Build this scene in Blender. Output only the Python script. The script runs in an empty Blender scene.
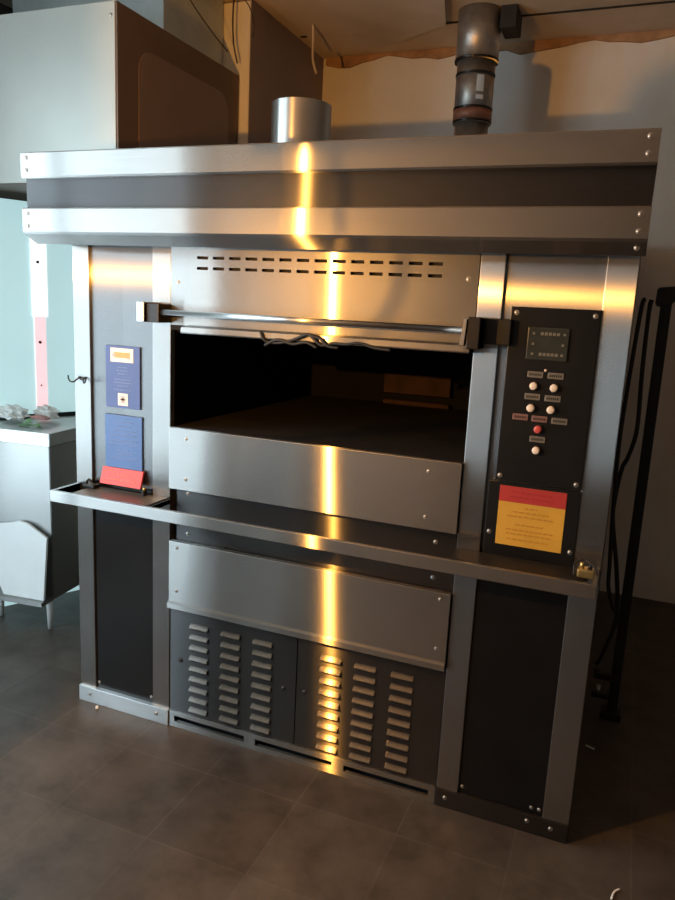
import bpy, bmesh, math, random
from mathutils import Vector, Matrix
random.seed(5)
SC = bpy.context.scene
COL = SC.collection
PI = math.pi

# ------------------------------------------------------------------ materials
MATS = {}
def new_mat(name):
    m = bpy.data.materials.new(name); m.use_nodes = True
    MATS[name] = m
    return m, m.node_tree, m.node_tree.nodes['Principled BSDF']

def noise(nt, scale, detail=4, vec=(1, 1, 1), rough=.55):
    tc = nt.nodes.new('ShaderNodeTexCoord'); mp = nt.nodes.new('ShaderNodeMapping')
    mp.inputs['Scale'].default_value = vec
    nt.links.new(tc.outputs['Object'], mp.inputs['Vector'])
    n = nt.nodes.new('ShaderNodeTexNoise'); n.inputs['Scale'].default_value = scale
    n.inputs['Detail'].default_value = detail; n.inputs['Roughness'].default_value = rough
    nt.links.new(mp.outputs['Vector'], n.inputs['Vector'])
    return n

def ramp(nt, src, stops):
    r = nt.nodes.new('ShaderNodeValToRGB')
    el = r.color_ramp.elements
    el[0].position, el[0].color = stops[0][0], (*stops[0][1], 1)
    el[1].position, el[1].color = stops[-1][0], (*stops[-1][1], 1)
    for p, c in stops[1:-1]:
        e = el.new(p); e.color = (*c, 1)
    nt.links.new(src, r.inputs['Fac'])
    return r

def mrange(nt, src, a, b, c=0., d=1.):
    m = nt.nodes.new('ShaderNodeMapRange')
    m.inputs['From Min'].default_value = c; m.inputs['From Max'].default_value = d
    m.inputs['To Min'].default_value = a; m.inputs['To Max'].default_value = b
    nt.links.new(src, m.inputs['Value'])
    return m

def steel(name, base, rough, aniso, streak, metallic=1.0, var=.12, radial=False, haze=.22, haze_rough=.42):
    """brushed sheet metal: 'streak' is the direction a highlight is drawn out (across the brushing);
    one sharp anisotropic lobe plus a share of softer haze"""
    m, nt, b = new_mat(name)
    b.inputs['Metallic'].default_value = 1
    b.inputs['Roughness'].default_value = haze_rough
    g = nt.nodes.new('ShaderNodeBsdfAnisotropic')
    g.inputs['Anisotropy'].default_value = aniso
    if radial:
        t = nt.nodes.new('ShaderNodeTangent'); t.direction_type = 'RADIAL'; t.axis = 'Z'
    else:
        t = nt.nodes.new('ShaderNodeCombineXYZ')
        for i in range(3): t.inputs[i].default_value = 0 if streak[i] else 1
        t.inputs[1].default_value = 0
    nt.links.new(t.outputs[0], g.inputs['Tangent'])
    vec = tuple(90 if s else 2 for s in streak) if not radial else (2, 2, 90)
    n1 = noise(nt, 3.0, 3, vec)
    n2 = noise(nt, 3.2, 2, rough=.4)
    lo = tuple(c * (1 - var) for c in base); hi = tuple(min(1, c * (1 + var)) for c in base)
    r = ramp(nt, n2.outputs['Fac'], [(.2, lo), (.8, hi)])
    mix = nt.nodes.new('ShaderNodeMix'); mix.data_type = 'RGBA'; mix.blend_type = 'MULTIPLY'
    mix.inputs[0].default_value = .35
    nt.links.new(r.outputs['Color'], mix.inputs[6])
    r2 = ramp(nt, n1.outputs['Fac'], [(.25, (.80, .80, .80)), (.75, (1, 1, 1))])
    nt.links.new(r2.outputs['Color'], mix.inputs[7])
    nt.links.new(mix.outputs[2], b.inputs['Base Color']); nt.links.new(mix.outputs[2], g.inputs['Color'])
    mr = mrange(nt, n2.outputs['Fac'], rough * .94, rough * 1.06, .15, .85)
    nt.links.new(mr.outputs[0], g.inputs['Roughness'])
    ms = nt.nodes.new('ShaderNodeMixShader'); ms.inputs[0].default_value = haze
    nt.links.new(g.outputs[0], ms.inputs[1]); nt.links.new(b.outputs[0], ms.inputs[2])
    nt.links.new(ms.outputs[0], nt.nodes['Material Output'].inputs['Surface'])
    return m

def plain(name, base, rough=.5, metallic=0., var=.1, scale=8, bump=0., spec=.5):
    m, nt, b = new_mat(name)
    n = noise(nt, scale, 5)
    lo = tuple(c * (1 - var) for c in base); hi = tuple(min(1, c * (1 + var)) for c in base)
    r = ramp(nt, n.outputs['Fac'], [(.3, lo), (.7, hi)])
    nt.links.new(r.outputs['Color'], b.inputs['Base Color'])
    b.inputs['Roughness'].default_value = rough
    b.inputs['Metallic'].default_value = metallic
    b.inputs['Specular IOR Level'].default_value = spec
    if bump:
        bp = nt.nodes.new('ShaderNodeBump'); bp.inputs['Strength'].default_value = bump
        bp.inputs['Distance'].default_value = .01
        nt.links.new(n.outputs['Fac'], bp.inputs['Height'])
        nt.links.new(bp.outputs['Normal'], b.inputs['Normal'])
    return m

STEEL = (.37, .355, .34)
AN = .90
steel('steel_h', STEEL, .235, .89, (0, 0, 1))            # brushed left-right
steel('steel_v', STEEL, .26, .82, (1, 0, 0))            # brushed up-down
steel('steel_bright', (.55, .54, .53), .28, .7, (0, 0, 1))
steel('steel_dark', (.10, .095, .095), .28, AN, (0, 0, 1), var=.2)
steel('steel_col', (.20, .195, .195), .26, .82, (1, 0, 0), var=.1)
steel('steel_louver', (.24, .22, .20), .22, AN, (0, 0, 1), var=.12, haze=.08)
steel('steel_grille', (.11, .105, .105), .30, AN, (0, 0, 1), var=.15)
steel('steel_round', (.55, .53, .50), .30, .5, None, radial=True)
steel('steel_counter', (.33, .32, .31), .34, .6, (0, 0, 1))
plain('galvanised', (.42, .38, .34), .42, .85, .25, 14, .1)
plain('tape_red', (.36, .15, .09), .5, .3, .2, 20)
plain('shelf_grey', (.16, .16, .155), .4, .6, .15, 10)
plain('screw', (.42, .41, .39), .42, 1., .05)
plain('screw_dark', (.02, .02, .02), .5, .2)
plain('black_gloss', (.008, .008, .008), .22, 0, .2, 8, 0, .5)
plain('black_smoked', (.006, .0055, .0055), .25, 0, .2, 8, 0, .35)
plain('black_panel', (.007, .007, .0072), .32, 0, .2, 8, 0, .3)
plain('black_matt', (.008, .008, .008), .7, 0, .3, 20, 0, .2)
plain('black_rubber', (.006, .006, .006), .6, 0, .2, 20)
plain('black_metal', (.008, .008, .009), .42, .2, .3, 20)
plain('soot', (.006, .005, .0045), .85, 0, .35, 12, .2, .15)
plain('fire_brick', (.045, .024, .016), .85, 0, .35, 10, .2, .15)
plain('hearth_stone', (.014, .011, .009), .9, 0, .3, 12, .2, .15)
plain('white_label', (.80, .76, .70), .55, 0, .04)
plain('grey_print', (.40, .38, .40), .6, 0, .1)
plain('orange_print', (.65, .36, .14), .6, 0, .1)
plain('blue_sign', (.055, .10, .32), .45, 0, .08)
plain('blue_sign_light', (.06, .15, .42), .45, 0, .08)
plain('blue_print', (.17, .25, .52), .5, 0, .05)
plain('red_sign', (.66, .06, .05), .45, 0, .06)
plain('red_print', (.75, .22, .18), .5, 0, .05)
plain('red_label', (.36, .03, .026), .45, 0, .06)
plain('red_dark_print', (.30, .015, .015), .5)
plain('yellow_label', (.52, .29, .035), .45, 0, .10, 12)
plain('brown_print', (.42, .20, .02), .5)
plain('button_white', (.72, .62, .52), .35, 0, .04)
plain('button_red', (.50, .08, .07), .35, 0, .04)
plain('tag_grey', (.17, .155, .135), .4, .4, .15, 60)
plain('tag_red', (.22, .12, .11), .4, .4, .15, 60)
plain('screen', (.030, .032, .026), .15, 0, .2, 40)
plain('screen_digits', (.16, .15, .12), .3, 0, .1, 40)
plain('brass', (.55, .42, .18), .35, .9, .2, 60)
plain('white_sheet', (.82, .84, .84), .5, 0, .03)
plain('white_foot', (.75, .75, .73), .4, 0, .03)
plain('film_white', (.92, .92, .90), .45, 0, .04, 20)
plain('leaf_green', (.16, .34, .13), .5, 0, .3, 60)
plain('food_red', (.34, .14, .12), .5, 0, .3, 60)
plain('box_paint', (.46, .46, .42), .42, .25, .06, 3)
plain('box_lit', (.20, .14, .11), .45, .3, .08, 4)
plain('box_shaded', (.13, .085, .06), .5, .3, .08, 4)
plain('duct_grey', (.46, .52, .53), .45, .2, .12, 6)
plain('wire', (.035, .028, .024), .6)
plain('pillar_shaded', (.27, .21, .19), .75, 0, .06, 5)
plain('pillar_lit', (.80, .72, .60), .7, 0, .04, 5)
plain('crust', (.40, .22, .11), .9, 0, .4, 9, .6)
plain('dark_gap', (.02, .016, .012), .9)
plain('frame_grey', (.30, .31, .32), .5)
plain('debris', (.75, .72, .66), .8)

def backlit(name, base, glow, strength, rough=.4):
    # thin sheet: emission put in to stand for daylight from behind
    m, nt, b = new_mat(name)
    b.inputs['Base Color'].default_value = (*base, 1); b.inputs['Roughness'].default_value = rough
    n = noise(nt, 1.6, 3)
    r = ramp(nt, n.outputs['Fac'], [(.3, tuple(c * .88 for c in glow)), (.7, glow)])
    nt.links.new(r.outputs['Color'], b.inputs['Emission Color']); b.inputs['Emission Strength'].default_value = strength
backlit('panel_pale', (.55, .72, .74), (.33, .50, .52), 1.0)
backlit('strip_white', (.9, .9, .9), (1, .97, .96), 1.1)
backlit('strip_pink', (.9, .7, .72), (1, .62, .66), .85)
_f = MATS['film_white'].node_tree.nodes['Principled BSDF']
_f.inputs['Transmission Weight'].default_value = .45; _f.inputs['Roughness'].default_value = .6
def wall_material():
    m, nt, b = new_mat('wall_plaster')
    n = noise(nt, 2.2, 6); n2 = noise(nt, 1.0, 4, (3, 3, .8))
    r = ramp(nt, n.outputs['Fac'], [(.3, (.70, .66, .60)), (.55, (.78, .75, .70)), (.75, (.82, .80, .76))])
    r2 = ramp(nt, n2.outputs['Fac'], [(.35, (1, .86, .70)), (.55, (1, 1, 1))])
    mix = nt.nodes.new('ShaderNodeMix'); mix.data_type = 'RGBA'; mix.blend_type = 'MULTIPLY'
    mix.inputs[0].default_value = .6
    nt.links.new(r.outputs['Color'], mix.inputs[6]); nt.links.new(r2.outputs['Color'], mix.inputs[7])
    nt.links.new(mix.outputs[2], b.inputs['Base Color'])
    b.inputs['Roughness'].default_value = .75
    bp = nt.nodes.new('ShaderNodeBump'); bp.inputs['Strength'].default_value = .15; bp.inputs['Distance'].default_value = .01
    nt.links.new(n.outputs['Fac'], bp.inputs['Height']); nt.links.new(bp.outputs['Normal'], b.inputs['Normal'])
wall_material()
plain('ceiling_paint', (.56, .44, .32), .85, 0, .16, 2.5, .15)
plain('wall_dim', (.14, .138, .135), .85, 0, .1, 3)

def floor_material():
    m, nt, b = new_mat('floor_tiles')
    tc = nt.nodes.new('ShaderNodeTexCoord'); mp = nt.nodes.new('ShaderNodeMapping')
    mp.inputs['Location'].default_value = (1.475, .185, 0)
    nt.links.new(tc.outputs['Object'], mp.inputs['Vector'])
    br = nt.nodes.new('ShaderNodeTexBrick')
    br.offset = 0; br.inputs['Scale'].default_value = 1
    br.inputs['Brick Width'].default_value = .33; br.inputs['Row Height'].default_value = .33
    br.inputs['Mortar Size'].default_value = .003; br.inputs['Mortar Smooth'].default_value = .3
    br.inputs['Color1'].default_value = (.072, .054, .042, 1); br.inputs['Color2'].default_value = (.095, .074, .059, 1)
    br.inputs['Mortar'].default_value = (.103, .083, .067, 1)
    nt.links.new(mp.outputs['Vector'], br.inputs['Vector'])
    n = noise(nt, 7, 7, (1, 1, 1), .65); n2 = noise(nt, 1.3, 4)
    r = ramp(nt, n.outputs['Fac'], [(.32, (.42, .40, .38)), (.5, (.75, .74, .73)), (.68, (1.0, 1.0, 1.0))])
    mix = nt.nodes.new('ShaderNodeMix'); mix.data_type = 'RGBA'; mix.blend_type = 'MULTIPLY'; mix.inputs[0].default_value = .9
    nt.links.new(br.outputs['Color'], mix.inputs[6]); nt.links.new(r.outputs['Color'], mix.inputs[7])
    nt.links.new(mix.outputs[2], b.inputs['Base Color'])
    mr = mrange(nt, n2.outputs['Fac'], .36, .58, .3, .7)
    nt.links.new(mr.outputs[0], b.inputs['Roughness'])
    bp = nt.nodes.new('ShaderNodeBump'); bp.inputs['Strength'].default_value = .25; bp.inputs['Distance'].default_value = .003
    nt.links.new(n.outputs['Fac'], bp.inputs['Height']); nt.links.new(bp.outputs['Normal'], b.inputs['Normal'])
floor_material()

# ------------------------------------------------------------------ mesh helpers
class MB:
    def __init__(s): s.bm = bmesh.new(); s.mats = []
    def mi(s, mat):
        if mat not in s.mats: s.mats.append(mat)
        return s.mats.index(mat)
    def faces(s, fs, mat, smooth=False):
        i = s.mi(mat)
        for f in fs: f.material_index = i; f.smooth = smooth
    def box(s, x0, x1, y0, y1, z0, z1, mat, bev=0.):
        r = bmesh.ops.create_cube(s.bm, size=1)
        for v in r['verts']:
            v.co = Vector(((x0 + x1) / 2 + v.co.x * (x1 - x0), (y0 + y1) / 2 + v.co.y * (y1 - y0), (z0 + z1) / 2 + v.co.z * (z1 - z0)))
        es = list({e for v in r['verts'] for e in v.link_edges})
        s.faces({f for v in r['verts'] for f in v.link_faces}, mat)
        if bev:
            o = bmesh.ops.bevel(s.bm, geom=es, offset=bev, segments=2, affect='EDGES', profile=.6)
            s.faces(o['faces'], mat)
        return s
    def prism(s, pts, a, b, mat, axis='x', bev=0.):
        """closed outline pts extruded from a to b along axis; for 'x' pts are (y,z), 'y' (x,z), 'z' (x,y)"""
        def mk(p, t):
            return {'x': (t, p[0], p[1]), 'y': (p[0], t, p[1]), 'z': (p[0], p[1], t)}[axis]
        A = [s.bm.verts.new(mk(p, a)) for p in pts]; B = [s.bm.verts.new(mk(p, b)) for p in pts]
        fs = [s.bm.faces.new(A), s.bm.faces.new(B)]
        n = len(pts)
        for i in range(n): fs.append(s.bm.faces.new((A[i], A[(i + 1) % n], B[(i + 1) % n], B[i])))
        bmesh.ops.recalc_face_normals(s.bm, faces=fs)
        s.faces(fs, mat)
        if bev:
            es = list({e for f in fs for e in f.edges})
            o = bmesh.ops.bevel(s.bm, geom=es, offset=bev, segments=2, affect='EDGES'); s.faces(o['faces'], mat)
        return s
    def cyl(s, p0, p1, r0, mat, r1=None, seg=24, cap=True, smooth=True):
        r1 = r0 if r1 is None else r1
        p0, p1 = Vector(p0), Vector(p1); d = p1 - p0
        o = bmesh.ops.create_cone(s.bm, cap_ends=cap, segments=seg, radius1=r0, radius2=r1, depth=d.length)
        M = Matrix.Translation((p0 + p1) / 2) @ d.to_track_quat('Z', 'Y').to_matrix().to_4x4()
        bmesh.ops.transform(s.bm, matrix=M, verts=o['verts'])
        fs = {f for v in o['verts'] for f in v.link_faces}
        s.faces(fs, mat)
        for f in fs:
            if smooth and len(f.verts) == 4: f.smooth = True
        return s
    def tube(s, pts, r, mat, seg=8, sub=5):
        P = [Vector(p) for p in pts]
        if sub > 1 and len(P) > 2:                      # Catmull-Rom smoothing
            Q = []
            for i in range(len(P) - 1):
                a = P[max(i - 1, 0)]; b = P[i]; c = P[i + 1]; d = P[min(i + 2, len(P) - 1)]
                for k in range(sub):
                    t = k / sub
                    Q.append(.5 * ((2 * b) + (c - a) * t + (2 * a - 5 * b + 4 * c - d) * t * t + (3 * b - a - 3 * c + d) * t ** 3))
            Q.append(P[-1]); P = Q
        rings = []; up = Vector((.13, .3, .94)).normalized()
        for i, p in enumerate(P):
            t = (P[min(i + 1, len(P) - 1)] - P[max(i - 1, 0)]).normalized()
            n = t.cross(up)
            if n.length < .05: n = t.cross(Vector((1, 0, 0)))
            n.normalize(); b = t.cross(n).normalized()
            rings.append([s.bm.verts.new(p + r * (math.cos(2 * PI * k / seg) * n + math.sin(2 * PI * k / seg) * b)) for k in range(seg)])
        fs = []
        for A, B in zip(rings, rings[1:]):
            for k in range(seg): fs.append(s.bm.faces.new((A[k], A[(k + 1) % seg], B[(k + 1) % seg], B[k])))
        fs.append(s.bm.faces.new(rings[0])); fs.append(s.bm.faces.new(rings[-1]))
        bmesh.ops.recalc_face_normals(s.bm, faces=fs)
        s.faces(fs, mat, True)
        return s
    def dome(s, c, r, h, mat, n=(0, -1, 0)):
        o = bmesh.ops.create_uvsphere(s.bm, u_segments=14, v_segments=8, radius=1)
        q = Vector(n).to_track_quat('Z', 'Y').to_matrix().to_4x4()
        M = Matrix.Translation(c) @ q @ Matrix.Diagonal((r, r, h, 1))
        bmesh.ops.transform(s.bm, matrix=M, verts=o['verts'])
        s.faces({f for v in o['verts'] for f in v.link_faces}, mat, True)
        return s
    def build(s, name, parent=None, label=None, cat=None, group=None, kind=None):
        me = bpy.data.meshes.new(name); s.bm.normal_update(); s.bm.to_mesh(me); s.bm.free()
        for m in s.mats: me.materials.append(MATS[m])
        o = bpy.data.objects.new(name, me); COL.objects.link(o)
        if parent:
            o.parent = parent
            # all meshes are written in room coordinates, so undo the offset of the thing's base
            off = parent.get('_base')
            if off: 
                me.transform(Matrix.Translation(-Vector(off))); o['_base'] = off
        props(o, label, cat, group, kind)
        return o

def props(o, label=None, cat=None, group=None, kind=None):
    if label: o['label'] = label
    if cat: o['category'] = cat
    if group: o['group'] = group
    if kind: o['kind'] = kind

def thing(name, loc, label, cat, group=None):
    e = bpy.data.objects.new(name, None); COL.objects.link(e)
    e.location = loc; e['_base'] = tuple(loc); e.empty_display_size = .1
    props(e, label, cat, group)
    return e

def struct(name, mb): return mb.build(name, kind='structure')

# ------------------------------------------------------------------ measures (metres)
X0, X3 = -1.830, -.0074
WC = .4055
X1, X2 = X0 + WC, X3 - WC            # inner edges of the two side columns
DEPTH = 2.05
CH = 2.985                            # ceiling height
YB = 2.24                             # back wall

# ------------------------------------------------------------------ the room
struct('floor', MB().box(-3.5, 2.6, -5.0, YB + .1, -.1, 0, 'floor_tiles'))
cb = MB().box(-3.5, 2.6, -5.0, YB + .1, CH, CH + .1, 'ceiling_paint')
struct('ceiling', cb)
struct('wall_back', MB().box(-3.5, 2.6, YB, YB + .1, 0, CH, 'wall_plaster'))
struct('wall_right', MB().box(2.5, 2.6, -5.0, YB, 0, CH, 'wall_dim'))
FY, FX0, FX1, FZ0, FZ1 = -3.6, -3.18, -2.55, .25, 2.5
wfm = MB().box(-3.5, FX0, FY - .1, FY, 0, CH, 'wall_dim').box(FX1, 2.6, FY - .1, FY, 0, CH, 'wall_dim')
wfm.box(FX0, FX1, FY - .1, FY, 0, FZ0, 'wall_dim').box(FX0, FX1, FY - .1, FY, FZ1, CH, 'wall_dim')
struct('wall_front', wfm)
w2 = MB()
for (a, b, c, d) in ((FX0, FX0 + .05, FZ0, FZ1), (FX1 - .05, FX1, FZ0, FZ1), (FX0 + .05, FX1 - .05, FZ0, FZ0 + .05), (FX0 + .05, FX1 - .05, FZ1 - .05, FZ1)):
    w2.box(a, b, FY - .08, FY - .02, c, d, 'frame_grey')
struct('added_window', w2)  # unseen window added to throw daylight on the left panel
WY0, WY1, WZ0, WZ1 = -3.3, -.48, .30, 2.75
wl = MB()
wl.box(-3.3, -3.2, -5, WY0, 0, CH, 'wall_dim').box(-3.3, -3.2, WY1, YB, 0, CH, 'wall_dim')
wl.box(-3.3, -3.2, WY0, WY1, 0, WZ0, 'wall_dim').box(-3.3, -3.2, WY0, WY1, WZ1, CH, 'wall_dim')
struct('wall_left', wl)
wf = MB()
for (a, b, c, d) in ((WY0, WY0 + .05, WZ0, WZ1), (WY1 - .05, WY1, WZ0, WZ1), (WY0, WY1, WZ0, WZ0 + .05), (WY0, WY1, WZ1 - .05, WZ1), ((WY0 + WY1) / 2 - .025, (WY0 + WY1) / 2 + .025, WZ0, WZ1)):
    wf.box(-3.28, -3.22, a, b, c, d, 'frame_grey')
struct('window_1', wf)
# pillar between the exhaust box and the back wall
pl = MB().box(-2.45, -1.902, 1.350, YB, 0, CH, 'pillar_shaded')
pl.box(-2.44, -1.905, 1.345, 1.3505, .01, CH - .01, 'pillar_lit')  # lit front painted paler than the shaded sides
struct('wall_pillar', pl)
# ragged plaster edge under the ceiling, and the seam between ceiling boards
def ragged(x0, x1, zt, dz, y, n, mat, th):
    mb = MB(); top = []; bot = []
    for i in range(n + 1):
        x = x0 + (x1 - x0) * i / n
        bot.append((x, zt - dz * (.55 + .45 * math.sin(i * .9) * random.uniform(.2, 1)) - random.uniform(0, .012)))
    pts = [(x0, zt)] + bot + [(x1, zt)]
    return mb.prism(pts, y - th, y, mat, 'y')
struct('trim_1', ragged(-1.88, 1.6, CH, .055, YB - .0005, 46, 'crust', .018))
sm = MB().box(-1.88, 1.6, 1.86, 1.872, CH - .006, CH - .0005, 'dark_gap')
struct('trim_2', sm)
# torn patch of ceiling plaster hanging by the pillar
tp = MB().prism([(-1.80, 1.30), (-1.30, 1.10), (-.95, 1.35), (-1.05, 1.80), (-1.35, 1.98), (-1.62, 2.06), (-1.80, 2.0)], CH - .035, CH - .001, 'ceiling_paint', 'z')
tp.build('plaster_patch', label='loose slab of brown ceiling plaster above the round steel flue stub', cat='plaster')
MB().tube([(-1.70, 1.63, CH - .037), (-1.71, 1.66, CH - .10), (-1.735, 1.72, CH - .17), (-1.72, 1.74, CH - .235)], .007, 'ceiling_paint', 6).build(
    'hanging_paper_strip', label='thin pale strip dangling from the brown ceiling by the pillar', cat='strip')

# ------------------------------------------------------------------ the oven
oven = thing('deck_oven', ((X0 + X3) / 2, DEPTH / 2, 0), 'large stainless steel bakery deck oven with overhanging hood, standing on the dark tile floor', 'oven')
def screws(parent, pts, r=.006, mat='screw', name='screw'):
    for (x, y, z) in pts:
        MB().cyl((x, y + .001, z), (x, y - .0015, z), r * 1.25, mat, seg=14).dome((x, y - .0012, z), r, r * .45, mat).build(name, parent)

# carcass: side walls, top, back and floor of the cabinet
bd = MB()
bd.box(X0 + .002, X0 + .03, .032, DEPTH, .0, 1.90, 'steel_v').box(X3 - .03, X3 - .002, .032, DEPTH, .0, 1.90, 'steel_v')
bd.box(X0 + .03, X3 - .03, DEPTH - .03, DEPTH, 0, 1.90, 'steel_v').box(X0 + .03, X3 - .03, .05, DEPTH - .03, 1.87, 1.90, 'steel_h')
bd.box(X0 + .03, X3 - .03, .06, DEPTH - .03, .0, .03, 'black_matt')
bd.build('cabinet_body', oven)

# four corner posts of the two columns
PW = (.0706, .0722)
posts = [(X0, X0 + .0706), (X1 - .0722, X1), (X2, X2 + .0682), (X3 - .0771, X3)]
for k, (a, b) in enumerate(posts):
    MB().box(a, b, 0, .03, .060, 1.715, 'steel_v', .002).build('corner_post', oven)
# column panels
def col_panel(a, b, z0, z1, mat, y=.008, fold=None):
    mb = MB().box(a - .001, b + .001, y, y + .012, z0, z1, mat)
    return mb
lp = MB()
lp.prism([(X0 + .0700, .022), (X0 + .0700, .010), ((posts[0][1] + posts[1][0]) / 2 - .0, .013), (posts[1][0] + .001, .008), (posts[1][0] + .001, .022)], .885, 1.712, 'steel_col', 'z')
lp.build('upper_panel', oven)
lo = MB().box(posts[0][1] - .001, posts[1][0] + .001, .008, .020, .062, .880, 'black_smoked').build('lower_panel', oven, 'dark smoked lower panel of the left column')
screws(lo, [(posts[0][1] + .012, .008, .085), (posts[1][0] - .012, .008, .085)], .005)
up = MB().box(posts[2][1] - .001, posts[3][0] + .001, .010, .022, .83, 1.712, 'steel_col').build('upper_panel', oven)
lo = MB().box(posts[2][1] - .001, posts[3][0] + .001, .008, .020, .062, .828, 'black_smoked').build('lower_panel', oven, 'black lower panel of the right column')
screws(lo, [(posts[2][1] + .012, .008, .085), (posts[3][0] - .035, .008, .080), (posts[3][0] - .012, .008, .080)], .005)

# kick plates
kp = MB().box(X0 - .002, X1 + .002, -.010, .03, .0, .062, 'steel_bright', .002).build('kick_plate', oven)
screws(kp, [(X0 + .05, -.010, .036), (X1 - .05, -.010, .036)], .006)
kp = MB().box(X2 - .002, X3, -.004, .03, .0, .060, 'steel_dark', .002).build('kick_plate', oven, 'dark kick plate under the right column')
screws(kp, [(X2 + .03, -.004, .036), (X3 - .05, -.004, .036), (X3 - .12, -.004, .04)], .006)
# centre kick plate with three long slots: real openings between bars
kc = MB(); ka, kb = X1 + .003, X2 - .003
kc.box(ka, kb, -.004, .012, .044, .062, 'steel_h', .001).box(ka, kb, -.004, .012, .0, .020, 'steel_h', .001)
w3 = (kb - ka) / 3
for i in range(4):
    xx = ka + w3 * i
    kc.box(max(ka, xx - .022), min(kb, xx + .022), -.0038, .012, .0195, .0445, 'steel_h')
kc.box(ka, kb, .03, .04, .0, .062, 'black_matt')
kc.build('kick_plate', oven, 'centre kick plate with three long dark slots')

# louvred service panels
LZ = [.412 - i * .0405 for i in range(9)]
mid = -.918
for pi, (a, b, cols) in enumerate(((X1 + .002, mid - .002, (-1.300, -1.172, -1.047)), (mid + .002, X2 - .002, (-.795, -.675, -.550)))):
    lv = MB().box(a, b, .004, .016, .064, .464, 'steel_grille').build('louvered_panel', oven)
    for cx in cols:
        m = MB()
        for z in LZ:
            hw = .037
            # pressed louvre: slanting hood with closed rounded ends and dark slot under it
            m.prism([(.0045, z + .008), (-.003, z + .003), (-.010, z - .006), (-.009, z - .008), (.0045, z - .008)], cx - hw, cx + hw, 'steel_louver', 'x', .0015)
            m.box(cx - hw + .003, cx + hw - .003, -.001, .0038, z - .0150, z - .0078, 'dark_gap')
        m.build('louver_column', lv)
    screws(lv, [(a + .045 if pi == 0 else a + .030, .004, .268)], .008, 'screw_dark', 'latch')
    if pi == 0: screws(lv, [(b - .045, .004, .262)], .008, 'screw_dark', 'latch')

# lower steel drawer front with folded lip
ld = MB().box(X1 + .003, X2 - .003, -.010, .012, .492, .716, 'steel_h', .002)
ld.prism([(-.010, .494), (-.020, .488), (-.020, .470), (.012, .470), (.012, .494)], X1 + .003, X2 - .003, 'steel_h', 'x')
ld = ld.build('lower_front', oven)
screws(ld, [(X1 + .035, -.010, .535), (X2 - .035, -.010, .695), (X2 - .035, -.010, .535), (X1 + .035, -.010, .695)], .005)
# dark recess strip behind the front rail
rc = MB().box(X1 + .001, X2 - .001, .022, .034, .712, .908, 'steel_dark').build('recess_plate', oven, 'dark plate behind the front rail')
screws(rc, [(X1 + .06, .022, .888), (X1 + .06, .022, .742), (X2 - .07, .022, .862), (X2 - .07, .022, .748)], .006)
# upper steel front under the oven mouth
uf = MB().box(X1 + .002, X2 - .002, -.010, .012, .905, 1.119, 'steel_h', .002).build('mouth_front', oven)
screws(uf, [(X1 + .07, -.010, 1.085), (X2 - .10, -.010, 1.085), (X1 + .07, -.010, .945), (X2 - .10, -.010, .945)], .005)

# baking chamber: five inner faces
bc = MB(); ca, cb_, cz0, cz1, cy = X1 + .002, X2 - .002, 1.119, 1.437, 1.15
bc.box(ca, cb_, .012, cy, cz0 - .03, cz0 - .001, 'hearth_stone')
bc.box(ca, cb_, .02, cy, cz1 + .02, cz1 + .05, 'soot')
bc.box(ca - .02, ca, .02, cy, cz0, cz1 + .02, 'soot')
bc.box(cb_, cb_ + .02, .02, cy, cz0, cz1 + .02, 'soot')
bc.box(ca, cb_, cy, cy + .02, cz0, cz1 + .02, 'soot')
bc.box(X1, X2, .03, .05, 1.437, 1.46, 'soot')
bc.build('baking_chamber', oven, 'sooty open baking chamber')
bk = MB(); BXA, BXB = -1.035, -.725; BZ = ((1.172, 1.262), (1.1195, 1.140))
for i in range(2):
    bk.box(BXA, BXB, cy - .035, cy - .001, *BZ[i], 'fire_brick', .004)
bk.build('fire_bricks', oven, 'reddish brown brick course at the back of the chamber')
# vent panel above the mouth, with two rows of slots cut as recessed dark pockets
vz0, vz1 = 1.462, 1.714
vp = MB()
rows = (1.679, 1.646); SW = .041; sx = [-1.303 + i * (.764 / 13) for i in range(14)]
vp.box(X1 + .002, X2 - .002, -.002, .012, 1.6838, vz1, 'steel_h')
vp.box(X1 + .002, X2 - .002, -.002, .012, rows[1] + .0048, rows[0] - .0048, 'steel_h')
vp.box(X1 + .002, X2 - .002, -.002, .012, vz0, rows[1] - .0048, 'steel_h')
for z in rows:
    edges = [X1 + .002] + [e for x in sx for e in (x - SW / 2, x + SW / 2)] + [X2 - .002]
    for a, b in zip(edges[::2], edges[1::2]):
        vp.box(a, b, -.002, .012, z - .0048, z + .0048, 'steel_h')
vp.box(X1 + .002, X2 - .002, .014, .024, 1.62, 1.71, 'dark_gap')
vp = vp.build('vent_panel', oven)
screws(vp, [(X1 + .03, -.002, 1.60), (X2 - .03, -.002, 1.64)], .005)
# folded lip over the mouth
dl = MB().prism([(-.002, 1.464), (-.045, 1.458), (-.048, 1.442), (-.044, 1.438), (.012, 1.438), (.012, 1.464)], X1 + .07, X2 - .002, 'steel_h', 'x', .001)
dl.box(X1 + .002, X1 + .07, .0, .014, 1.446, 1.464, 'black_matt')
dl.build('mouth_lip', oven)
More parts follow.
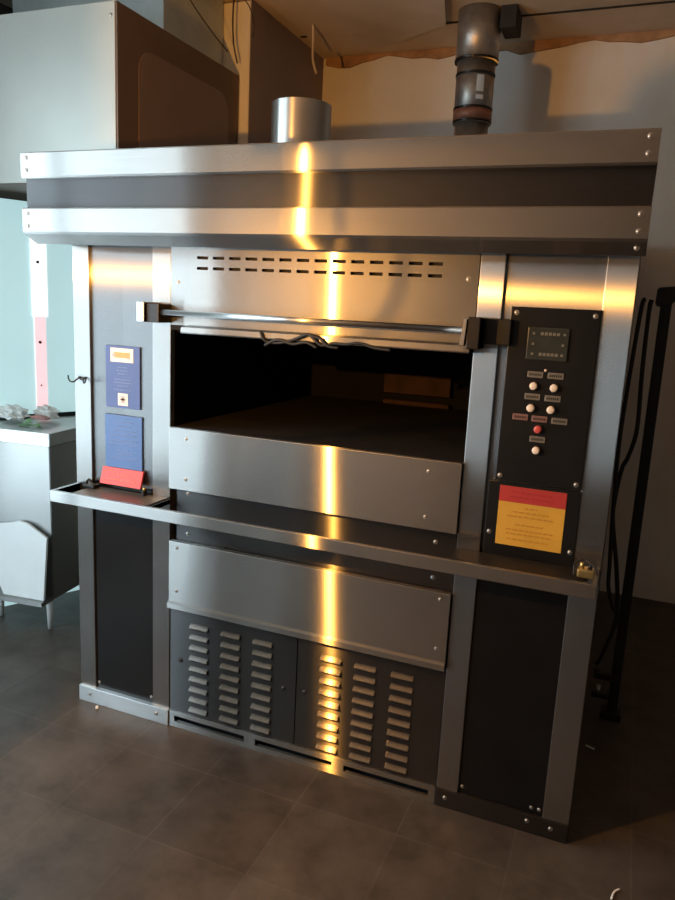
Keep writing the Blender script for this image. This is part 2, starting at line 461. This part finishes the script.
# door handle bar in two clamp brackets
hb = MB().cyl((-1.43, -.060, 1.502), (-.43, -.060, 1.502), .0085, 'steel_bright', seg=20).build('handle_bar', oven, 'long round steel door bar')
b1 = MB().box(-1.497, -1.468, -.085, .0, 1.468, 1.532, 'steel_bright', .003).build('handle_bracket', oven, 'bright steel left bracket of the door bar')
MB().box(-1.468, -1.420, -.074, -.0005, 1.468, 1.528, 'black_metal', .002).build('clamp', b1)
b2 = MB().prism([(-.436, 1.462), (-.428, 1.532), (-.420, 1.532), (-.424, 1.462)], -.086, -.030, 'steel_bright', 'y').box(-.420, -.384, -.080, .0, 1.452, 1.538, 'steel_dark', .003)
b2 = b2.build('handle_bracket', oven, 'dark steel right bracket of the door bar')
MB().box(-.384, -.310, -.030, -.0005, 1.466, 1.536, 'black_metal', .003).build('clamp', b2)

# front rail and its end arms, shelf plates behind it
RY = -.1358
rl = MB().box(X0, X3 - .004, RY, RY + .014, .828, .8675, 'steel_h', .002)
rl.box(X0, X3 - .004, RY + .014, RY + .030, .828, .838, 'steel_h')
rl.box(X0, X0 + .014, RY + .014, .0, .828, .8675, 'steel_h').box(X3 - .018, X3 - .004, RY + .014, .0, .828, .8675, 'steel_h')
rl.box(X0 + .25, X1, RY + .014, -.001, .846, .862, 'steel_dark').box(X2, X3 - .03, RY + .014, -.001, .846, .862, 'steel_dark')
rl = rl.build('front_rail', oven)
MB().box(posts[0][1] + .012, X1 - .01, RY + .016, -.0005, .8625, .8665, 'shelf_grey').build('shelf_plate', rl, 'grey plate behind the left end of the rail')
rb = MB().box(-.066, -.022, -.095, -.060, .868, .892, 'brass', .004).cyl((-.055, -.08, .892), (-.055, -.08, .908), .006, 'brass').cyl((-.034, -.08, .892), (-.034, -.08, .904), .006, 'black_metal')
rb.tube([(-.072, -.09, .872), (-.074, -.08, .90), (-.05, -.07, .912), (-.024, -.085, .90), (-.014, -.09, .88)], .0028, 'black_rubber', 6)
rb.build('rail_end_fitting', rl, 'small brass fitting at the right end of the rail')
lf = MB()
lf.tube([(-1.765, -.03, .868), (-1.760, -.028, .885), (-1.748, -.03, .897), (-1.738, -.028, .886)], .004, 'black_rubber', 6)
lf.box(-1.765, -1.715, -.045, -.010, .8675, .880, 'black_metal', .003)
lf.build('rail_end_fitting', rl, 'small black fitting at the left end of the rail')
rf = MB().box(-1.522, -1.512, -.03, -.01, .8665, .885, 'black_metal', .002).dome((-1.517, -.02, .890), .006, .007, 'brass', (0, 0, 1)); rf.build('knob', rl)

# hood
HY, HX0, HX1 = -.2054, -1.8425, .0048
hood = MB()
hood.prism([(HY + .004, 1.895), (HY, 1.900), (HY, 1.968), (HY + .004, 1.972), (.60, 1.972), (.60, 1.903), (.4, 1.895)], HX0, HX1, 'steel_h', 'x')
hood.prism([(HY + .02, 1.806), (HY + .02, 1.895), (.4, 1.895), (.4, 1.806)], HX0 + .002, HX1 - .002, 'steel_dark', 'x')
hood.prism([(HY + .004, 1.806), (HY, 1.802), (HY, 1.734), (HY + .006, 1.727), (-.145, 1.700), (.06, 1.716), (.4, 1.8), (.4, 1.806)], HX0, HX1, 'steel_h', 'x')
hood = hood.build('hood', oven, 'wide overhanging hood with a dark band between two steel bands')
screws(hood, [(x, HY, z) for x in (HX0 + .022, HX1 - .022) for z in (1.955, 1.918, 1.788, 1.750)] + [(HX1 - .022, HY + .025, 1.716)], .0055)
tpx = MB().box(X0 + .02, X3 - .02, .601, DEPTH - .001, 1.9005, 1.955, 'steel_h').build('cabinet_top', oven)
# round flue stub on the top
fs = MB()
o = fs.cyl((-1.126, .32, 1.9725), (-1.126, .32, 2.205), .101, 'steel_round', cap=False, seg=48)
fs.cyl((-1.126, .32, 2.204), (-1.126, .32, 1.98), .098, 'black_matt', cap=False, seg=48)
fs.cyl((-1.126, .32, 1.9725), (-1.126, .32, 1.985), .103, 'steel_round', seg=48)
fs.build('flue_stub', oven, 'short round steel flue stub on the hood')

# hooks on the left outer post
hk = MB()
for (hx, s) in ((-1.806, -1), (-1.780, 1)):
    hk.tube([(hx, .0, 1.258), (hx, -.012, 1.252), (hx + s * .008, -.022, 1.242), (hx + s * .018, -.028, 1.242), (hx + s * .025, -.030, 1.252), (hx + s * .026, -.030, 1.264)], .0026, 'black_metal', 8)
hk.tube([(-1.806, -.006, 1.258), (-1.793, -.007, 1.250), (-1.780, -.006, 1.258)], .0028, 'black_metal', 8)
hk.build('hook', oven, 'small double wire hook')

# control panel
cp = MB().box(-.318, -.084, -.006, .0095, 1.085, 1.572, 'black_panel', .002).build('control_panel', oven, 'tall black control panel')
screws(cp, [(-.302, -.006, 1.556), (-.098, -.006, 1.556), (-.306, -.006, 1.10), (-.098, -.006, 1.10)], .0055)
ds = MB().box(-.266, -.158, -.012, -.005, 1.432, 1.520, 'screen', .002)
for z in (1.503, 1.448):
    for k in range(5): ds.box(-.232 + k * .0105, -.2245 + k * .0105, -.0135, -.0118, z - .004, z + .004, 'screen_digits')
for (x, z) in ((-.170, 1.503), (-.250, 1.503), (-.250, 1.475), (-.172, 1.475), (-.250, 1.448), (-.172, 1.448)): ds.box(x - .003, x + .003, -.0135, -.0118, z - .003, z + .003, 'screen_digits')
ds.build('display', cp, 'small square digital controller')
for (x, z, m) in ((-.237, 1.361, 'button_white'), (-.183, 1.360, 'button_white'), (-.239, 1.300, 'button_white'), (-.185, 1.300, 'button_white'), (-.214, 1.243, 'button_red'), (-.213, 1.184, 'button_white')):
    MB().cyl((x, -.0055, z), (x, -.010, z), .0135, 'black_metal', seg=20).cyl((x, -.009, z), (x, -.019, z), .0105, m, seg=20).dome((x, -.019, z), .0105, .003, m).build('button', cp, 'red round button' if m == 'button_red' else None)
for (x, z, m) in ((-.236, 1.392, 'tag_grey'), (-.182, 1.392, 'tag_grey'), (-.238, 1.331, 'tag_grey'), (-.184, 1.330, 'tag_grey'), (-.265, 1.272, 'tag_red'), (-.213, 1.271, 'tag_red'), (-.160, 1.270, 'tag_grey'), (-.213, 1.214, 'tag_grey')):
    t = MB().box(x - .021, x + .021, -.0085, -.0055, z - .0085, z + .0085, m, .001)
    for k in range(6): t.box(x - .016 + k * .0056, x - .0125 + k * .0056, -.0091, -.0083, z - .003, z + .003, 'screen')
    t.build('name_tag', cp)
MB().dome((-.210, -.006, 1.405), .004, .004, 'button_white').build('indicator_lamp', cp)
cp2 = MB().box(-.335, -.081, -.004, .0095, .836, 1.080, 'black_panel', .002).build('cover_plate', oven, 'black cover plate under the control panel')
screws(cp2, [(-.322, -.004, .93), (-.094, -.004, .905)], .0055)
wl_ = MB().box(-.302, -.118, -.0052, -.0035, .898, 1.072, 'yellow_label').box(-.302, -.118, -.0056, -.0050, 1.026, 1.072, 'red_label')
for (z, hw, m) in ((1.056, .055, 'red_dark_print'), (1.042, .062, 'red_dark_print'), (1.012, .018, 'brown_print'), (.999, .050, 'brown_print'), (.986, .064, 'brown_print'), (.962, .040, 'brown_print'), (.946, .066, 'brown_print'), (.934, .064, 'brown_print'), (.918, .060, 'brown_print')):
    x = -.210 - hw
    while x < -.210 + hw:
        w = random.uniform(.006, .016); e = min(x + w, -.210 + hw)
        wl_.box(x, e, -.0060, -.0051, z - .0022, z + .0022, m); x += w + .0035
wl_.build('warning_label', cp2, 'red and yellow warning label')

# signs on the left column
def print_lines(mb, cx, y, spec, mat):
    for (z, hw) in spec:
        x = cx - hw
        while x < cx + hw:
            w = random.uniform(.004, .011); e = min(x + w, cx + hw)
            mb.box(x, e, y - .0008, y + .0004, z - .0015, z + .0015, mat); x += w + .003
s1 = MB().box(-1.696, -1.552, .004, .0115, 1.162, 1.378, 'blue_sign', .001)
s1.box(-1.674, -1.578, .0030, .0045, 1.322, 1.370, 'white_label').box(-1.660, -1.592, .0024, .0034, 1.337, 1.356, 'orange_print').box(-1.666, -1.652, .0022, .0034, 1.340, 1.350, 'grey_print').box(-1.606, -1.590, .0022, .0034, 1.334, 1.340, 'grey_print')
s1.box(-1.644, -1.602, .0030, .0045, 1.171, 1.214, 'white_label').box(-1.630, -1.616, .0024, .0034, 1.180, 1.205, 'grey_print').box(-1.636, -1.610, .0024, .0034, 1.190, 1.196, 'grey_print')
print_lines(s1, -1.623, .0036, ((1.304, .020), (1.293, .024), (1.282, .020), (1.262, .034), (1.251, .038), (1.240, .024), (1.226, .036)), 'blue_print')
s1.build('instruction_sign', oven, 'blue sign with a white logo plate')
s2 = MB().box(-1.702, -1.544, .004, .0115, .945, 1.136, 'blue_sign_light', .001)
print_lines(s2, -1.623, .0036, ((1.112, .040), (1.098, .030), (1.080, .052), (1.066, .052), (1.046, .058), (1.034, .058), (1.012, .024), (.998, .040), (.982, .056)), 'blue_print')
s2.build('instruction_sign', oven, 'lighter blue sign full of fine print')
s3 = MB().prism([(.006, .944), (-.002, .946), (-.022, .888), (-.014, .886)], -1.708, -1.534, 'red_sign', 'x')
for (z, y, hw) in ((.925, -.0095, .035), (.908, -.0150, .06)):
    x = -1.621 - hw
    while x < -1.621 + hw:
        w = random.uniform(.006, .014); s3.box(x, x + w, y - .0012, y + .002, z - .002, z + .002, 'red_print'); x += w + .004
s3.build('warning_sign', oven, 'small red sign tilted outward')

# black wiring hanging over the mouth of the oven
wr = MB()
wr.tube([(-1.062, -.052, 1.462), (-1.050, -.054, 1.440), (-1.03, -.05, 1.430), (-.985, -.052, 1.432), (-.94, -.054, 1.446), (-.90, -.056, 1.462), (-.880, -.056, 1.450), (-.855, -.054, 1.432), (-.82, -.052, 1.440), (-.775, -.054, 1.440), (-.735, -.052, 1.446), (-.69, -.052, 1.436), (-.64, -.050, 1.432)], .0048, 'black_rubber', 8)
wr.tube([(-1.045, -.052, 1.420), (-1.0, -.054, 1.440), (-.95, -.054, 1.430), (-.905, -.056, 1.438), (-.87, -.054, 1.424)], .005, 'black_rubber', 8)
wr.tube([(-.895, -.056, 1.46), (-.86, -.056, 1.452), (-.835, -.056, 1.432), (-.80, -.054, 1.428)], .005, 'black_rubber', 8)
wr.build('cord', label='crumpled black cord lying over the upper lip of the oven mouth', cat='cord')

# ------------------------------------------------------------------ exhaust pipe behind the hood
PX, PY = -.872, 1.765
ep = thing('exhaust_pipe', (PX, PY, 1.955), 'tall sectioned grey exhaust pipe rising from the oven roof to the ceiling', 'pipe')
MB().cyl((PX, PY, 1.956), (PX, PY, 2.47), .083, 'galvanised', seg=40).build('pipe_section', ep)
MB().cyl((PX, PY, 2.465), (PX, PY, 2.76), .093, 'galvanised', seg=40).build('pipe_section', ep)
MB().cyl((PX, PY, 2.755), (PX, PY, CH - .001), .104, 'galvanised', seg=40).build('pipe_section', ep)
MB().cyl((PX, PY, 2.480), (PX, PY, 2.530), .095, 'tape_red', seg=40).build('tape_band', ep, 'reddish band')
for z, r in ((2.474, .095), (2.534, .0965), (2.69, .0965), (2.755, .107)):
    MB().cyl((PX, PY, z - .005), (PX, PY, z + .005), r, 'steel_dark', seg=40).build('clamp_ring', ep)
st = MB()
for (za, zb) in ((2.60, 2.675), (2.565, 2.585)):
    pts = []
    for k in range(5):
        a = math.radians(-72 + k * 5.5); pts.append((PX + .0945 * math.cos(a), PY + .0945 * math.sin(a)))
    for k in reversed(range(5)):
        a = math.radians(-72 + k * 5.5); pts.append((PX + .0925 * math.cos(a), PY + .0925 * math.sin(a)))
    st.prism(pts, za, zb, 'white_label', 'z')
st.build('sticker', ep, 'narrow white sticker')
hole = MB().box(PX + .108, PX + .185, PY - .05, PY + .11, CH - .10, CH - .002, 'dark_gap', .004)
hole.build('flue_box', label='small black box against the ceiling right of the exhaust pipe', cat='box')

# ------------------------------------------------------------------ exhaust canopy at upper left, duct and wires
ex = thing('exhaust_canopy', (-2.6, .86, 2.0), 'large pale box-shaped exhaust canopy hanging at the upper left above the counter', 'canopy')
EX0, EX1, EY0, EY1, EZ0, EZ1 = -3.19, -1.95, .405, 1.333, 1.990, 2.640
m = MB().box(EX0, EX1 - .012, EY0, EY1, EZ0, EZ1, 'box_paint', .003); m.build('canopy_shell', ex)
MB().box(EX0 + .01, EX1 - .02, EY0 + .01, EY1 - .01, EZ0 - .004, EZ0 - .0002, 'box_shaded').build('underside', ex, 'underside with shade painted dark brown')  # shade below the canopy put in as a dark sheet
# right side: shade painted as a dark border, lit area as lighter brown
m = MB().box(EX1 - .012, EX1 - .004, EY0 + .004, EY1 - .002, EZ0 + .002, EZ1 - .002, 'box_shaded'); m.build('shaded_border', ex, 'right side with shade painted as a dark brown border')
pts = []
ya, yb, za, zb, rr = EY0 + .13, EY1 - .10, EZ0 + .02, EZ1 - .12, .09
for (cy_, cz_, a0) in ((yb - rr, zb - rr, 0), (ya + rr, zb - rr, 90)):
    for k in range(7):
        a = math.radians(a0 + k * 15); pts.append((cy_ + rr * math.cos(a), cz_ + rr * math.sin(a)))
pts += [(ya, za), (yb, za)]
MB().prism(pts, EX1 - .004, EX1, 'box_lit', 'x').build('lit_area', ex, 'lit area of the right side painted lighter brown, with rounded corners')
screws(ex, [(EX1 - .03, EY0, EZ1 - .05)], .006)
dk = MB().box(-2.90, -2.05, .84, 1.335, EZ1 + .001, CH - .001, 'duct_grey', .003).build('duct', label='square grey duct between the canopy and the ceiling', cat='duct')
wv = MB()
wv.tube([(-2.02, .80, CH - .01), (-2.01, .90, 2.90), (-2.005, 1.03, 2.83), (-1.98, 1.15, 2.76), (-1.965, 1.24, 2.72)], .0028, 'wire', 6)
wv.build('cable', label='thin dark cable sagging across the grey duct', cat='cable', group='loose cables by the pillar')
MB().tube([(-1.965, 1.29, CH - .002), (-1.97, 1.29, 2.88), (-1.965, 1.295, 2.77), (-1.945, 1.30, 2.685)], .004, 'wire', 6).build('cable', label='dark cable dropping straight beside the pale pillar edge', cat='cable', group='loose cables by the pillar')
MB().tube([(-1.93, 1.25, CH - .002), (-1.88, 1.28, 2.93), (-1.865, 1.31, 2.86), (-1.875, 1.32, 2.80)], .0025, 'wire', 6).build('cable', label='short loose cable end over the top of the pillar', cat='cable', group='loose cables by the pillar')

# ------------------------------------------------------------------ pale panel, counter and clutter at the left
U2 = Vector((.447, .894, 0)).normalized(); N2 = Vector((.894, -.447, 0)).normalized(); B2 = Vector((-2.74, .51, 0))
def on_panel(t, n): return B2 + U2 * t + N2 * n
def pbox(mb, t0, t1, n0, n1, z0, z1, mat):
    return mb.prism([tuple(on_panel(t, n)[:2]) for t, n in ((t0, n0), (t1, n0), (t1, n1), (t0, n1))], z0, z1, mat, 'z')
wp = thing('wall_panel', tuple(on_panel(.1, -.02)), 'tall pale blue sheet panel, given a glow for daylight, behind the steel counter at the far left', 'panel')
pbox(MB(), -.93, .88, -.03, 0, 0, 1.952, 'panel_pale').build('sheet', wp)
cs = MB(); pbox(cs, .170, .240, .0, .008, 1.43, 1.93, 'strip_white'); pbox(cs, .176, .228, .0, .007, .95, 1.431, 'strip_pink')  # brightness of the strip put in as emission
cs = cs.build('glow_strip', wp, 'strip given a white glow, turning pink towards the bottom')
for z in (1.683, 1.308, 1.10):
    q = on_panel(.198, .0085); MB().cyl(q + Vector((0, 0, z)), q + N2 * .004 + Vector((0, 0, z)), .007 if z > 1.2 else .004, 'wire', seg=12).build('screw', cs)

ct = thing('steel_counter', (-2.5, .5, 0), 'stainless steel counter cabinet on short legs beside the left end of the oven', 'counter')
A = Vector((-2.31, .372)); Bp = Vector((-2.775, .318)); D = Vector((-2.385, 1.08))
E2 = on_panel((1.08 - .51) / .894, .012); Fp = on_panel(-.205, .012)
quad = [tuple(A), (Fp.x, Fp.y), (E2.x, E2.y), tuple(D)]
MB().prism([quad[0], quad[1], quad[2], quad[3]], .17, .885, 'steel_counter', 'z', .003).build('cabinet', ct)
Ao = A + Vector((.012, -.012)); Fo = on_panel(-.22, .010); Do = D + Vector((.012, 0))
MB().prism([tuple(Ao), (Fo.x, Fo.y), (on_panel(.64, .010).x, on_panel(.64, .010).y), tuple(Do)], .886, .942, 'steel_bright', 'z', .003).build('worktop', ct)
MB().prism([(on_panel(t, n).x, on_panel(t, n).y) for t, n in ((-.18, .010), (.62, .010), (.62, .018), (-.18, .018))], .9425, .962, 'black_rubber', 'z').build('edge_strip', ct, 'black rear edge strip')
for (lx, ly) in ((-2.375, .415), (-2.42, .98), (-2.68, .42)):
    l = MB().cyl((lx, ly, .0), (lx, ly, .169), .011, 'white_foot', r1=.017, seg=16); l.build('leg', ct)
# white sheet leaning on the counter front
fd = (Bp - A).normalized(); fn = Vector((fd.y, -fd.x)) * (1 if Vector((fd.y, -fd.x)).y < 0 else -1)
def fr(s, n, z): p = A + fd * s + fn * n; return Vector((p.x, p.y, z))
sh = MB(); outl = [(.000, .475), (.100, .528), (.145, .535), (.205, .520), (.31, .50), (.31, .40), (.255, .26), (.215, .19), (.005, .19)]
th = .012
Aa = [sh.bm.verts.new(fr(s_, .030 + .10 * (.53 - z), z)) for s_, z in outl]; Bb = [sh.bm.verts.new(fr(s_, .018 + .10 * (.53 - z), z)) for s_, z in outl]
ff = [sh.bm.faces.new(Aa), sh.bm.faces.new(Bb)] + [sh.bm.faces.new((Aa[i], Aa[(i + 1) % len(outl)], Bb[(i + 1) % len(outl)], Bb[i])) for i in range(len(outl))]
bmesh.ops.recalc_face_normals(sh.bm, faces=ff); sh.faces(ff, 'white_sheet')
sh.build('white_board', label='white cut board leaning on the front of the steel counter', cat='board')
ldg = MB(); pts = [fr(-.0, .001, 0), fr(.36, .001, 0), fr(.36, .085, 0), fr(-.0, .085, 0)]
ldg.prism([(p.x, p.y) for p in pts], .168, .188, 'steel_counter', 'z').build('ledge', ct)

# crumpled film, greens and small pack on the counter
def blob(c, r, mat, name, label, cat, jit=.35, seed=1, group=None):
    rnd = random.Random(seed); mb = MB()
    o = bmesh.ops.create_icosphere(mb.bm, subdivisions=3, radius=1)
    ph = [rnd.uniform(0, 6) for _ in range(6)]
    for v in o['verts']:
        k = 1 + jit * (.5 * math.sin(5 * v.co.x + ph[0]) * math.cos(6 * v.co.y + ph[1]) + .4 * math.sin(9 * v.co.z + ph[2] + 4 * v.co.x) + rnd.uniform(-.18, .18))
        v.co = Vector((c[0] + v.co.x * r[0] * k, c[1] + v.co.y * r[1] * k, max(c[2] - r[2] * .8, c[2] + v.co.z * r[2] * k)))
    mb.faces(o['verts'][0].link_faces, mat); mb.faces(mb.bm.faces, mat, False)
    return mb.build(name, label=label, cat=cat, group=group)
blob((-2.64, .50, .984), (.075, .05, .036), 'film_white', 'plastic_bag', 'crumpled white plastic bag on the left end of the counter', 'bag', .5, 2, 'plastic bags on the counter')
blob((-2.535, .60, .984), (.055, .04, .034), 'film_white', 'plastic_bag', 'crumpled white plastic bag at the foot of the pink strip', 'bag', .5, 4, 'plastic bags on the counter')
lg = MB(); rnd = random.Random(7)
for k in range(26):
    a = rnd.uniform(0, 2 * PI); c = Vector((-2.475 + rnd.uniform(-.05, .05), .44 + rnd.uniform(-.018, .018), .944 + rnd.uniform(.001, .022)))
    d = Vector((math.cos(a), math.sin(a), rnd.uniform(-.1, .35))).normalized(); n = d.cross(Vector((0, 0, 1))).normalized()
    L, W = rnd.uniform(.02, .04), rnd.uniform(.007, .012)
    pp = [c, c + d * L * .5 + n * W, c + d * L, c + d * L * .5 - n * W]
    pp = [Vector((p.x, p.y, max(p.z, .9435))) for p in pp]
    top = [lg.bm.verts.new(p + Vector((0, 0, .0015))) for p in pp]; bot = [lg.bm.verts.new(p) for p in pp]
    f_ = [lg.bm.faces.new(top), lg.bm.faces.new(bot[::-1])] + [lg.bm.faces.new((top[i], bot[i], bot[(i + 1) % 4], top[(i + 1) % 4])) for i in range(4)]
    lg.faces(f_, 'leaf_green')
lg.build('green_sprigs', label='little heap of green leaves on the steel counter', cat='leaves', kind='stuff')
MB().prism([(-2.53, .982), (-2.50, .990), (-2.46, .988), (-2.43, .978), (-2.44, .972), (-2.52, .972)], .485, .520, 'food_red', 'y', .003).build('small_tray', label='small reddish brown tray lying on the green leaves', cat='tray')

# ------------------------------------------------------------------ pole and hoses on the right
pt = thing('upright_pole', (.09, .82, 0), 'tall black square pole standing upright between the oven and the bare wall', 'pole')
MB().box(.076, .113, .80, .835, .03, 1.66, 'black_metal', .004).build('pole_shaft', pt)
MB().box(.095, .105, .794, .801, .03, 1.62, 'black_rubber').build('groove_strip', pt)
MB().prism([(.058, 1.610), (.060, 1.668), (.136, 1.676), (.130, 1.645), (.118, 1.615), (.072, 1.600)], .790, .845, 'black_metal', 'y', .004).build('pole_head', pt)
MB().box(.055, .130, .78, .85, .0, .03, 'black_metal', .004).build('foot_plate', pt)
MB().box(.012, .075, .80, .83, .155, .180, 'black_metal', .003).cyl((.022, .815, .168), (.022, .815, .19), .012, 'black_metal').build('foot_bracket', pt)
MB().box(.012, .075, .80, .83, .075, .095, 'black_metal', .003).cyl((.035, .81, .09), (.035, .81, .125), .01, 'screw').build('foot_bracket', pt)
MB().tube([(.025, .73, 1.625), (.015, .73, 1.60), (.006, .73, 1.41), (-.001, .73, 1.19), (-.001, .73, 1.04), (.005, .73, .88), (.018, .73, .65), (.024, .73, .564), (.047, .735, .49), (.060, .745, .47)], .0075, 'black_rubber', 8).build(
    'hose', label='black hose hanging nearest the oven, straight down beside the pole', cat='hose', group='black hoses beside the pole')
MB().tube([(.045, .78, 1.625), (.041, .78, 1.582), (.044, .78, 1.369), (.052, .78, 1.165), (.035, .78, 1.06), (.018, .78, 1.009), (.008, .782, .90), (.010, .785, .806), (.045, .785, .62), (.066, .785, .46), (.062, .785, .38), (.043, .785, .303), (.025, .785, .238), (.012, .785, .225)], .008, 'black_rubber', 8).build(
    'hose', label='black hose that crosses the other one and curls up near the pole foot', cat='hose', group='black hoses beside the pole')

# bits on the floor
def crumb(x, y, r, seed, label, name='debris_chip'):
    blob((x, y, r * .8), (r, r * .8, r), 'debris', name, label, 'chip', .4, seed, 'pale chips on the floor')
crumb(-1.725, -.035, .007, 11, 'tiny white chip on the floor in front of the left kick plate')
MB().tube([(.125, -.17, .003), (.132, -.14, .003), (.145, -.125, .003)], .003, 'debris', 6).build('debris_chip', label='tiny pale sliver on the floor at the lower right corner', cat='chip', group='pale chips on the floor')
MB().tube([(.015, .56, .003), (.045, .548, .003)], .0035, 'debris', 6).build('debris_chip', label='short pale sliver on the dark floor right of the oven', cat='chip', group='pale chips on the floor')

# ------------------------------------------------------------------ light
LX, LY, LZ_ = -1.434, -1.417, 1.655
lp = bpy.data.lights.new('lamp', 'POINT'); lp.energy = 100; lp.color = (1, .45, .08); lp.shadow_soft_size = .009
lo_ = bpy.data.objects.new('lamp', lp); lo_.location = (LX, LY, LZ_); COL.objects.link(lo_)
wk = thing('work_lamp', (LX, LY, 0), 'unseen black stand work lamp left of the viewer, with added plates that shape its light', 'lamp')
MB().cyl((LX, LY, 0), (LX, LY, .02), .14, 'black_metal', seg=32).build('base', wk)
MB().cyl((LX, LY, .02), (LX, LY, 1.57), .007, 'black_metal').build('pole', wk)
MB().cyl((LX, LY, 1.57), (LX, LY, 1.625), .016, 'black_metal', r1=.012).build('socket', wk)
hs = MB().tube([(LX, LY, 1.58), (LX + .06, LY + .20, 1.58), (LX + .19, LY + .34, 1.64), (LX + .19, LY + .352, 1.752)], .003, 'black_metal')
hs.prism([(LX + .150, LZ_ + .086), (LX + .39, LZ_ + .086), (LX + .39, LZ_ + .117), (LX + .150, LZ_ + .117), (LX + .126, LZ_ + .108), (LX + .120, LZ_ + .098), (LX + .120, LZ_ + .086)], LY + .350, LY + .353, 'black_metal', 'y')
hs.build('wall_light_flag', wk)  # added plate, unseen, that shades the right part of the back wall
MB().box(LX - .042, LX - .040, LY - .10, LY + .125, LZ_ - .16, LZ_ + .22, 'black_metal').box(LX - .040, LX, LY - .004, LY + .004, LZ_ - .075, LZ_ - .060, 'black_metal').build('left_light_flag', wk)  # added plate, unseen, that keeps lamp light off the left side
w = bpy.data.worlds.new('World'); SC.world = w; w.use_nodes = True
bg = w.node_tree.nodes['Background']; bg.inputs['Color'].default_value = (.66, .85, .96, 1); bg.inputs['Strength'].default_value = 6.8
def portal(loc, sx, sy, d):
    pa = bpy.data.lights.new('daylight_portal', 'AREA'); pa.shape = 'RECTANGLE'; pa.size = sx; pa.size_y = sy; pa.cycles.is_portal = True
    po = bpy.data.objects.new('daylight_portal', pa); COL.objects.link(po)
    po.location = loc; po.rotation_euler = Vector(d).to_track_quat('-Z', 'Z').to_euler()
portal((-3.34, (WY0 + WY1) / 2, (WZ0 + WZ1) / 2), WY1 - WY0, WZ1 - WZ0, (1, 0, 0))
portal(((FX0 + FX1) / 2, FY - .14, (FZ0 + FZ1) / 2), FX1 - FX0, FZ1 - FZ0, (0, 1, 0))

# ------------------------------------------------------------------ camera
F = Vector((-0.35909106, 0.91275604, -0.1947563)); R = Vector((0.92586609, 0.3746774, 0.04887556)); U = Vector((-0.11758225, 0.16276748, 0.97963318))
cam = bpy.data.cameras.new('camera'); co = bpy.data.objects.new('camera', cam); COL.objects.link(co)
M = Matrix((R, U, -F)).transposed().to_4x4(); M.translation = Vector((0, -2.0557, 1.55)); co.matrix_world = M
cam.sensor_fit = 'HORIZONTAL'; cam.sensor_width = 36; cam.lens = 36 * 725.669 / 675; cam.clip_start = .05
SC.camera = co

for o in bpy.data.objects:
    if '_base' in o: del o['_base']
vs = SC.view_settings
vs.view_transform = 'Standard'; vs.look = 'None'; vs.gamma = 1; vs.use_curve_mapping = False; vs.exposure = 0.12
